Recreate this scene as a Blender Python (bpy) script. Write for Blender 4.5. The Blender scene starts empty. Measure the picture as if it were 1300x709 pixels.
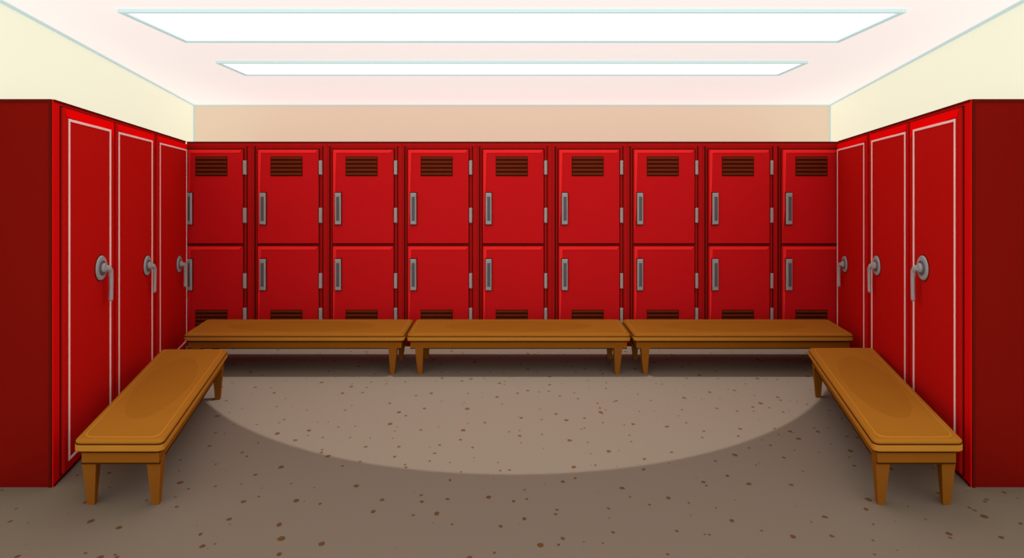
import bpy, bmesh, math
from mathutils import Vector

F=650.0; H=1.538
scene=bpy.context.scene
scene.view_settings.view_transform='Standard'
scene.view_settings.look='None'

def lin(c):
    out=[]
    for v in c:
        v=v/255.0
        out.append(v/12.92 if v<=0.04045 else ((v+0.055)/1.055)**2.4)
    return tuple(out)+(1.0,)

def mat(name,rgb,rough=0.6,metal=0.0,var=0.04,scale=3.0,gain=1.0,spec=0.15,stretch=(1,1,1),glow=None,gs=0.0):
    m=bpy.data.materials.new(name); m.use_nodes=True
    nt=m.node_tree; b=nt.nodes['Principled BSDF']
    b.inputs['Roughness'].default_value=rough
    b.inputs['Metallic'].default_value=metal
    b.inputs['Specular IOR Level'].default_value=spec
    if glow:
        b.inputs['Emission Color'].default_value=tuple(glow)+(1,)
        b.inputs['Emission Strength'].default_value=gs
    c=[min(1,v*gain) for v in lin(rgb)[:3]]
    tc=nt.nodes.new('ShaderNodeTexCoord'); mp=nt.nodes.new('ShaderNodeMapping')
    mp.inputs['Scale'].default_value=stretch
    nz=nt.nodes.new('ShaderNodeTexNoise'); nz.inputs['Scale'].default_value=scale
    nz.inputs['Detail'].default_value=3
    cr=nt.nodes.new('ShaderNodeValToRGB')
    cr.color_ramp.elements[0].position=0.3; cr.color_ramp.elements[1].position=0.7
    cr.color_ramp.elements[0].color=tuple(v*(1-var) for v in c)+(1,)
    cr.color_ramp.elements[1].color=tuple(min(1,v*(1+var)) for v in c)+(1,)
    nt.links.new(tc.outputs['Object'],mp.inputs['Vector'])
    nt.links.new(mp.outputs['Vector'],nz.inputs['Vector'])
    nt.links.new(nz.outputs['Fac'],cr.inputs['Fac'])
    nt.links.new(cr.outputs['Color'],b.inputs['Base Color'])
    return m

M={}
M['door']=mat('locker_door_red_paint',(204,26,30),0.85,spec=.0,var=.01)
M['door_hi']=mat('locker_door_painted_highlight',(250,44,44),0.8,spec=.0)  # highlight along door top and left edge, painted as brighter red
M['frame']=mat('locker_frame_red_paint',(182,24,25),0.85,spec=.0,var=.01)
M['line']=mat('locker_reveal_dark',(92,20,12),0.8,spec=.0)
M['vent']=mat('locker_vent_shadow',(72,24,10),0.8,spec=.0)
M['slat']=mat('locker_vent_slat',(118,48,24),0.8,spec=.0)
M['sdoor']=mat('tall_locker_door_paint',(192,22,18),0.85,spec=.0,var=.005)
M['sframe']=mat('tall_locker_frame_paint',(218,16,16),0.85,spec=.0,var=.01)
M['sbright']=mat('tall_locker_painted_highlight',(255,8,10),0.8,spec=.0)  # painted highlight across the top of each tall door
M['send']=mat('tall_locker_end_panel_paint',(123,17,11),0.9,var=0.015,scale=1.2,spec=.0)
M['pink']=mat('tall_locker_pinstripe',(255,205,200),0.8)
M['steel']=mat('handle_grey_metal',(158,158,158),0.45,0.0,spec=0.3)
M['steel2']=mat('handle_dark_metal',(92,92,95),0.5)
M['steel3']=mat('hinge_grey_metal',(170,158,155),0.5)
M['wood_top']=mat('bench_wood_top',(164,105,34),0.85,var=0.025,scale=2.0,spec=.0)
M['wood_oval']=mat('bench_wood_dark_oval',(158,100,31),0.85,var=0.025,spec=.0)  # slightly darker oval on the bench top
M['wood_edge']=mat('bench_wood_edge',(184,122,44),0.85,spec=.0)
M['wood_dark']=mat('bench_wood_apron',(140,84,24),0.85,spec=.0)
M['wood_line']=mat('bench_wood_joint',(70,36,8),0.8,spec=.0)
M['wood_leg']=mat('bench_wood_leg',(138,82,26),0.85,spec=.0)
M['cream']=mat('wall_cream_glowing_paint',(180,180,168),0.9,var=0.005,spec=0.0,glow=(.60,.615,.46),gs=1.0)  # emission added to the paint to keep side walls evenly bright
M['beige']=mat('wall_beige_glowing_paint',(172,154,136),0.9,var=0.01,spec=0.0,glow=(.46,.37,.275),gs=1.0)  # back wall is no lamp; glow put into its colour to lift it
M['ceil']=mat('ceiling_pink_white_glowing_paint',(165,165,165),0.9,var=0.004,spec=0.0,glow=(.80,.735,.70),gs=1.0)  # ceiling paint emits light, added as even fill for the room
M['trim']=mat('trim_pale_blue_glow',(160,178,178),0.7,var=0.01,glow=(.29,.40,.40),gs=1.0)  # faint glow added to the trim so it stays pale
M['lframe']=mat('light_frame_pale_blue_glow',(160,178,178),0.6,var=0.01,glow=(.33,.45,.45),gs=1.0)  # frame glow is added too; only the diffuser is a lamp

def emis(name,col,s):
    m=bpy.data.materials.new(name); m.use_nodes=True
    nt=m.node_tree; nt.nodes.clear()
    o=nt.nodes.new('ShaderNodeOutputMaterial'); e=nt.nodes.new('ShaderNodeEmission')
    e.inputs['Color'].default_value=col; e.inputs['Strength'].default_value=s
    nt.links.new(e.outputs[0],o.inputs['Surface']); return m
M['panel']=emis('light_diffuser_glow',(1,1,1,1),1.5)

# floor material : brown screed with scattered brown pebbles
def floor_mat():
    m=bpy.data.materials.new('floor_speckled_screed'); m.use_nodes=True
    nt=m.node_tree; N=nt.nodes; L=nt.links; b=N['Principled BSDF']
    b.inputs['Roughness'].default_value=0.9; b.inputs['Specular IOR Level'].default_value=0.0
    tc=N.new('ShaderNodeTexCoord')
    nz=N.new('ShaderNodeTexNoise'); nz.inputs['Scale'].default_value=28
    sc=N.new('ShaderNodeVectorMath'); sc.operation='SCALE'; sc.inputs['Scale'].default_value=0.018
    ad=N.new('ShaderNodeVectorMath'); ad.operation='ADD'
    L.new(tc.outputs['Object'],nz.inputs['Vector']); L.new(nz.outputs['Color'],sc.inputs[0])
    L.new(tc.outputs['Object'],ad.inputs[0]); L.new(sc.outputs[0],ad.inputs[1])
    def layer(scale,base,rng,off):
        a=N.new('ShaderNodeVectorMath'); a.operation='ADD'; a.inputs[1].default_value=(off,off*1.7,0)
        L.new(ad.outputs[0],a.inputs[0])
        v=N.new('ShaderNodeTexVoronoi'); v.voronoi_dimensions='2D'; v.inputs['Scale'].default_value=scale
        L.new(a.outputs[0],v.inputs['Vector'])
        sp=N.new('ShaderNodeSeparateColor'); L.new(v.outputs['Color'],sp.inputs[0])
        mu=N.new('ShaderNodeMath'); mu.operation='MULTIPLY_ADD'; mu.inputs[1].default_value=rng; mu.inputs[2].default_value=base
        L.new(sp.outputs[0],mu.inputs[0])
        lt=N.new('ShaderNodeMath'); lt.operation='LESS_THAN'
        L.new(v.outputs['Distance'],lt.inputs[0]); L.new(mu.outputs[0],lt.inputs[1])
        return lt
    a=layer(4.3,0.02,0.05,0.3); c=layer(7.5,-0.06,0.14,7.1)
    mx=N.new('ShaderNodeMath'); mx.operation='MAXIMUM'
    L.new(a.outputs[0],mx.inputs[0]); L.new(c.outputs[0],mx.inputs[1])
    mix=N.new('ShaderNodeMix'); mix.data_type='RGBA'
    mix.inputs['A'].default_value=lin((123,109,96)); mix.inputs['B'].default_value=lin((98,68,42))
    L.new(mx.outputs[0],mix.inputs['Factor']); L.new(mix.outputs['Result'],b.inputs['Base Color'])
    return m
M['floor']=floor_mat()

class MB:
    def __init__(s): s.v=[]; s.f=[]; s.m=[]; s.mats=[]
    def mi(s,k):
        if k not in s.mats: s.mats.append(k)
        return s.mats.index(k)
    def add(s,vs,fs,k):
        o=len(s.v); s.v+= [tuple(p) for p in vs]; i=s.mi(k)
        for f in fs: s.f.append([o+j for j in f]); s.m.append(i)
    def loft(s,rings,k):
        n=len(rings[0]); vs=[p for r in rings for p in r]; fs=[]
        for a in range(len(rings)-1):
            for i in range(n):
                j=(i+1)%n
                fs.append([a*n+i,a*n+j,(a+1)*n+j,(a+1)*n+i])
        fs.append(list(range(n))[::-1]); fs.append([(len(rings)-1)*n+i for i in range(n)])
        s.add(vs,fs,k)
    # plate in a local (a,d,c) frame, T maps to world, d = distance proud of face
    def plate(s,T,a0,a1,c0,c1,d0,d1,k,ch=0.0):
        def ring(e,d): return [T(a0+e,d,c0+e),T(a1-e,d,c0+e),T(a1-e,d,c1-e),T(a0+e,d,c1-e)]
        r=[ring(0,d0)]
        if ch>0: r+=[ring(0,d1-ch),ring(ch,d1)]
        else: r+=[ring(0,d1)]
        s.loft(r,k)
    def disc(s,T,a,c,ra,rc,d0,d1,k,n=28,ch=0.004):
        def ring(e,d): return [T(a+(ra-e)*math.cos(2*math.pi*i/n),d,c+(rc-e)*math.sin(2*math.pi*i/n)) for i in range(n)]
        s.loft([ring(0,d0),ring(0,d1-ch),ring(ch,d1)],k)
    def build(s,name,smooth=False):
        me=bpy.data.meshes.new(name); me.from_pydata(s.v,[],s.f)
        for k in s.mats: me.materials.append(M[k])
        me.polygons.foreach_set('material_index',s.m)
        bm=bmesh.new(); bm.from_mesh(me); bmesh.ops.recalc_face_normals(bm,faces=bm.faces)
        bm.to_mesh(me); bm.free(); me.update()
        o=bpy.data.objects.new(name,me); scene.collection.objects.link(o)
        return o

# ---------------- room shell ----------------
HC=2.538
def wx(y): return 2.71+0.3183*(y-2.71)
YB=6.075; Y0=1.2
def prism(pts,z0,z1,name,k):
    b=MB(); b.loft([[(x,y,z0) for x,y in pts],[(x,y,z1) for x,y in pts]],k); return b.build(name)
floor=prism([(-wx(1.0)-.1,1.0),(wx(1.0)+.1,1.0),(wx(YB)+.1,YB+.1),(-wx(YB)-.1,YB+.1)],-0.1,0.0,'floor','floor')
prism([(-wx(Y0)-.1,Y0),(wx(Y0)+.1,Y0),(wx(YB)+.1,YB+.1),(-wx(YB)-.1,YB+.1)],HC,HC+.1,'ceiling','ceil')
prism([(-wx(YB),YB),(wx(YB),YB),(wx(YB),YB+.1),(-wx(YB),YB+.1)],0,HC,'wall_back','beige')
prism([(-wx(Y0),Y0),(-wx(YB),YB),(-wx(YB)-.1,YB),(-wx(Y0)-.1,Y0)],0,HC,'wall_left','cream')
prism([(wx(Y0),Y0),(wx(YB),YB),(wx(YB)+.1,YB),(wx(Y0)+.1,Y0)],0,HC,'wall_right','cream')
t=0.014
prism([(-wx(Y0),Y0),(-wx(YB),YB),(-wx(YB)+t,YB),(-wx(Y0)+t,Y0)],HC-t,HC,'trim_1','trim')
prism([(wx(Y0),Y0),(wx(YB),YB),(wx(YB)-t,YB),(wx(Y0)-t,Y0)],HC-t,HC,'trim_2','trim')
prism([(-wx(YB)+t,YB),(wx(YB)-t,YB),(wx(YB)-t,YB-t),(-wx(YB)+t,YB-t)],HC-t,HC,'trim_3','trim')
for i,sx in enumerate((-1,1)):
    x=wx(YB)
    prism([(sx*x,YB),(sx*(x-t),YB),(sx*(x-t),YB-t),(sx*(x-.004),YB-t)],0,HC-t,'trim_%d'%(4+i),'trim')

# ---------------- ceiling lights ----------------
def light_panel(xh,y0,y1):
    b=MB(); w=0.032; z1=HC; z0=HC-0.02
    def bx(xa,xb,ya,yb,za,zb,k):
        b.loft([[(xa,ya,za),(xb,ya,za),(xb,yb,za),(xa,yb,za)],[(xa,ya,zb),(xb,ya,zb),(xb,yb,zb),(xa,yb,zb)]],k)
    bx(-xh,xh,y0,y0+w*.7,z0,z1,'lframe'); bx(-xh,xh,y1-w,y1,z0,z1,'lframe')
    bx(-xh,-xh+w,y0+w*.7,y1-w,z0,z1,'lframe'); bx(xh-w,xh,y0+w*.7,y1-w,z0,z1,'lframe')
    bx(-xh+w,xh-w,y0+w*.7,y1-w,z0+.008,z1,'panel')
    return b.build('ceiling_light_panel')
light_panel(2.19,2.84,3.43); light_panel(2.31,3.99,4.43)

# ---------------- back lockers (two tier) ----------------
def X(u): return (u-650)/130.0
def Z(v): return H-(v-240)/130.0
TB=lambda a,d,c:(a,5.0-d,c)
def vents(b,T,a0,a1,c0,c1,d,n=5):
    b.plate(T,a0,a1,c0,c1,d,d+.002,'vent')
    p=(c1-c0)/n
    for i in range(n):
        b.plate(T,a0+.006,a1-.006,c0+p*(i+.38),c0+p*(i+.8),d+.002,d+.007,'slat',.002)
lefts=[234,328,423,518,613,709,804,899,992]
rights=[309,405,500,595,690,786,881,976,1064]
for i in range(9):
    L,R=lefts[i],rights[i]
    b0=X(237.5 if i==0 else (rights[i-1]+11)); b1=X(1064.5 if i==8 else R+10.7)
    b=MB()
    b.plate(TB,b0,b1,0.0,2.0,-1.0,0,'frame')
    b.plate(TB,b0,b1,1.985,2.0,0,.006,'line'); b.plate(TB,b0,b1,1.955,1.985,0,.004,'frame')
    b.plate(TB,b0,b1,0.0,.03,0,.006,'line')
    if i: b.plate(TB,max(b0,X(L-5)),X(L-3),.03,1.955,0,.004,'line')
    if i<8: b.plate(TB,X(R+4),X(R+5.5),.03,1.955,0,.004,'line')
    for (vt,vb,up) in ((190,309,True),(312.5,434,False)):
        a0,a1,c0,c1=max(X(L),b0+.012),min(X(R),b1-.012),Z(vb),Z(vt)
        b.plate(TB,a0-.012,a1+.012,c0-.012,c1+.012,0,.004,'line')
        b.plate(TB,a0,a1,c0,c1,.004,.018,'door',.003)
        l=.028
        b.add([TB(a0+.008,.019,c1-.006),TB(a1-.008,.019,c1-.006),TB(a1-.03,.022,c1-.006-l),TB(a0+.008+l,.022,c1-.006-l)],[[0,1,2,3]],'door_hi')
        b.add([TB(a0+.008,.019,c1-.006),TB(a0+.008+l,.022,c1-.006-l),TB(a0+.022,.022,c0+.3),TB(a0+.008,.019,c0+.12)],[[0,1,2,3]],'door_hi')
        va,vb2=L+16.5,L+57
        if i==0: va,vb2=249.5,290
        if up: vents(b,TB,X(va),X(vb2),Z(224),Z(199),.018)
        else: vents(b,TB,X(va),X(vb2),Z(418),Z(393),.018)
        ha=X(L+3 if i else 239.5); hb=X(L+12 if i else 247)
        ht,hbm=(244,286) if up else (327.5,369)
        b.plate(TB,ha,hb,Z(hbm),Z(ht),.018,.028,'line',.004)
        b.plate(TB,ha+.006,hb-.006,Z(hbm)+.008,Z(ht)-.008,.028,.045,'steel',.006)
        b.plate(TB,ha+.022,hb-.018,Z(hbm)+.045,Z(ht)-.045,.045,.048,'steel2',.001)
        if i<8:
            for (h0,h1) in (((222,204),(283,264)) if up else ((366,347),(410,391))):
                b.plate(TB,X(R+.5),X(R+4.5),Z(h0),Z(h1),.004,.026,'steel3',.006)
                b.plate(TB,X(R),X(R+1.5),Z(h0),Z(h1),.018,.022,'line')
    b.build('double_tier_locker')

# ---------------- tall side lockers ----------------
def fx(y): return 1.467+0.342*y
tl=math.hypot(.342,1); tx,ty=.342/tl,1/tl
def depth_u(off): return 953.6/(off-222.3)
segs=[ # (edge front, edge rear, stripe front, stripe rear, handle off, handle z)
 (584,508.5,570,515,528,1.055),(508.5,456,505,461,468,0.955),(456,414.3,451.5,416.5,426.5,0.85)]
for sx in (-1,1):
    def TS(a,d,c,sx=sx):
        y=a   # a is depth of the face point
        return (sx*(fx(y)-ty*d),y+tx*d,c)
    for i,(e0,e1,s0,s1,ho,hz) in enumerate(segs):
        y0,y1=depth_u(e0)+(0 if i==0 else .001),depth_u(e1)-.001
        if i==2: y1=4.94
        b=MB()
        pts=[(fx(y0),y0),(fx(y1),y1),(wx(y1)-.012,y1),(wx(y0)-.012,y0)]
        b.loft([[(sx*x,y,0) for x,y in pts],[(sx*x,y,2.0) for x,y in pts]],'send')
        if i==0:
            xa,xb=sx*fx(y0),sx*(wx(y0)-.012)
            ex=[(xa,y0-.006),(xa+sx*.012,y0-.006),(xa+sx*.012,y0),(xa,y0)]
            b.loft([[(x,y,0) for x,y in ex],[(x,y,2.0) for x,y in ex]],'line')
            ex=[(xa+sx*.012,y0-.006),(xb,y0-.006),(xb,y0),(xa+sx*.012,y0)]
            b.loft([[(x,y,1.985) for x,y in ex],[(x,y,2.0) for x,y in ex]],'line')
        b.plate(TS,y0,y1,0,2.0,0,.006,'sframe')
        b.plate(TS,y0,y1,1.988,2.0,.006,.010,'line')
        b.plate(TS,y0,y1,0,.012,.006,.010,'line')
        da=depth_u(e0-(9 if i==0 else 1.5)); db=(depth_u(e1+1.5) if i<2 else 4.93)
        b.plate(TS,da-.01,db+.004,.022,1.978,.006,.009,'line')
        b.plate(TS,da,db,.03,1.97,.009,.022,'sdoor',.003)
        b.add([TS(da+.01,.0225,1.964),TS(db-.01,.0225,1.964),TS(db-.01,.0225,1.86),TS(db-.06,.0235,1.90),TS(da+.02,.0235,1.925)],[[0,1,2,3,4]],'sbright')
        pa,pb=depth_u(s0),depth_u(s1); w=.014; z0,z1=.075,1.915
        for (q0,q1,r0,r1) in ((pa,pb,z1-w,z1),(pa,pb,z0,z0+w),(pa,pa+w,z0+w,z1-w),(pb-w*1.3,pb,z0+w,z1-w)):
            b.plate(TS,q0,q1,r0,r1,.0236,.0265,'pink',.001)
        hy=depth_u(ho); r=.072
        b.disc(TS,hy,hz,r+.006,(r+.006)*1.05,.022,.025,'line',32,.001)
        b.disc(TS,hy,hz,r,r*1.05,.022,.032,'steel',32,.006)
        b.disc(TS,hy,hz,r*.62,r*.64,.032,.037,'steel2',28,.003)
        b.disc(TS,hy,hz,r*.40,r*.40,.037,.050,'steel',24,.006)
        path=[(0,.046,.0,.018),(.02,.056,-.005,.018),(.04,.060,-.03,.016),(.045,.060,-.07,.014),(.045,.060,-.14,.013),(.043,.059,-.205,.014),(.043,.058,-.215,.009)]
        rings=[]
        for j,(pa_,pd,pc,rad) in enumerate(path):
            q=path[min(j+1,len(path)-1)]; p=path[max(j-1,0)]
            ta,tc_=q[0]-p[0],q[2]-p[2]; ln=math.hypot(ta,tc_) or 1
            na,nc=-tc_/ln,ta/ln
            rings.append([TS(hy+pa_+na*rad*math.cos(k*math.pi/4),pd+rad*.8*math.sin(k*math.pi/4),hz+pc+nc*rad*math.cos(k*math.pi/4)) for k in range(8)])
        b.loft(rings,'steel')
        b.build('tall_locker')

# ---------------- benches ----------------
def inset_quad(q,e):
    n=len(q); out=[]
    for i in range(n):
        p=Vector(q[i]); a=(Vector(q[i-1])-p).normalized(); bb=(Vector(q[(i+1)%n])-p).normalized()
        s=abs(a.x*bb.y-a.y*bb.x)
        out.append(p+(a+bb)*(e/s))
    return out
def rounded(q,r,seg=5):
    pts=[]; n=len(q)
    for i in range(n):
        p=Vector(q[i]); a=(Vector(q[i-1])-p).normalized(); bb=(Vector(q[(i+1)%n])-p).normalized()
        s=p+a*r; e=p+bb*r
        for k in range(seg+1):
            t_=k/seg
            pts.append(s*(1-t_)**2+p*2*t_*(1-t_)+e*t_**2)
    return pts
def bench(q,legoff,name='wooden_bench'):
    b=MB(); HT=.343
    def R(e,r,z): return [(p.x,p.y,z) for p in rounded(inset_quad(q,e),r)]
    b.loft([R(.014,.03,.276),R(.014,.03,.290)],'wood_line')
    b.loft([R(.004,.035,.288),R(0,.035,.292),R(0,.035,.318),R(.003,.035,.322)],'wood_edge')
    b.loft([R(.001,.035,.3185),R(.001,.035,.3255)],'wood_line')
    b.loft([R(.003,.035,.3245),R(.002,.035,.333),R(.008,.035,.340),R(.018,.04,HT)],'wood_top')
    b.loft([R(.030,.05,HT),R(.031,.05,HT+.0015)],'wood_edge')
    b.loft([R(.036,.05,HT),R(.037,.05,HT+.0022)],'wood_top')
    Q=[Vector(p) for p in q]
    def bil(u,v): return (Q[0]*(1-u)+Q[1]*u)*(1-v)+(Q[3]*(1-u)+Q[2]*u)*v
    def ov(k,z):
        o=[]
        for i in range(40):
            a=2*math.pi*i/40
            p=bil(.5+k*.40*math.cos(a),.5+k*.40*math.sin(a)); o.append((p.x,p.y,z))
        return o
    b.loft([ov(.86,HT+.002),ov(.85,HT+.0030)],'wood_oval')
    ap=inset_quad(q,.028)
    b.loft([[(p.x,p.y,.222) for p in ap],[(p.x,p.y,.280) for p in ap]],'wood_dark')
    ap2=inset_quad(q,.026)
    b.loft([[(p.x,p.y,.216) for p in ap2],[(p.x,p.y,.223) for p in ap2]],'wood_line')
    for i in range(4):
        p=Q[i]; a=(Q[i-1]-p); c=(Q[(i+1)%4]-p); la,lc=a.length,c.length
        a=a/la; c=c/lc
        oa=legoff if la>lc else .06; oc=legoff if lc>la else .06
        ctr=p+a*oa+c*oc
        def sq(h,z,sh=0):
            o=ctr-(a if la>lc else c)*sh
            return [(o+a*h*s1+c*h*s2).to_tuple()+(z,) for s1,s2 in ((-1,-1),(1,-1),(1,1),(-1,1))]
        b.loft([sq(.018,0,-.006),sq(.021,.05,-.004),sq(.034,.216,0),sq(.034,.24,0)],'wood_leg')
    return b.build(name)
yf,yb=4.2,4.70
bench([(-2.70,yf),(-.885,yf),(-.90,yb),(-2.80,yb)],.10)
bench([(-.866,yf),(.976,yf),(.99,yb),(-.88,yb)],.10)
bench([(1.0,yf),(2.81,yf),(2.90,yb),(1.01,yb)],.10)
bench([(-2.085,2.43),(-1.655,2.43),(-2.119,3.826),(-2.619,3.826)],.075)
bench([(1.715,2.43),(2.15,2.43),(2.723,3.86),(2.229,3.86)],.075)

# ---------------- lights ----------------
w=bpy.data.worlds.new('world'); scene.world=w; w.use_nodes=True
w.node_tree.nodes['Background'].inputs[0].default_value=(1,1,1,1)
w.node_tree.nodes['Background'].inputs[1].default_value=1.3

sp=bpy.data.lights.new('ceiling_spot','SPOT'); so=bpy.data.objects.new('ceiling_spot',sp)
scene.collection.objects.link(so)
so.location=(0,4.3,2.5)
so.rotation_euler=(math.radians(17.95),0,0)
sp.spot_size=math.radians(2*49.8); sp.spot_blend=0.01; sp.shadow_soft_size=0.01
sp.use_nodes=True
nt=sp.node_tree; e=nt.nodes['Emission']; lf=nt.nodes.new('ShaderNodeLightFalloff')
lf.inputs['Strength'].default_value=1.0
nt.links.new(lf.outputs['Constant'],e.inputs['Strength'])
sp.energy=29
sp.color=(1,.98,.95)
col=bpy.data.collections.new('spot_receivers')
col.objects.link(floor)
so.light_linking.receiver_collection=col

# ---------------- camera ----------------
cam=bpy.data.cameras.new('camera'); co=bpy.data.objects.new('camera',cam); scene.collection.objects.link(co)
co.location=(0,0,H); co.rotation_euler=(math.radians(90),0,0)
cam.sensor_fit='HORIZONTAL'; cam.sensor_width=36; cam.lens=18.0; cam.shift_y=-114.5/1300
cam.clip_start=.05
scene.camera=co
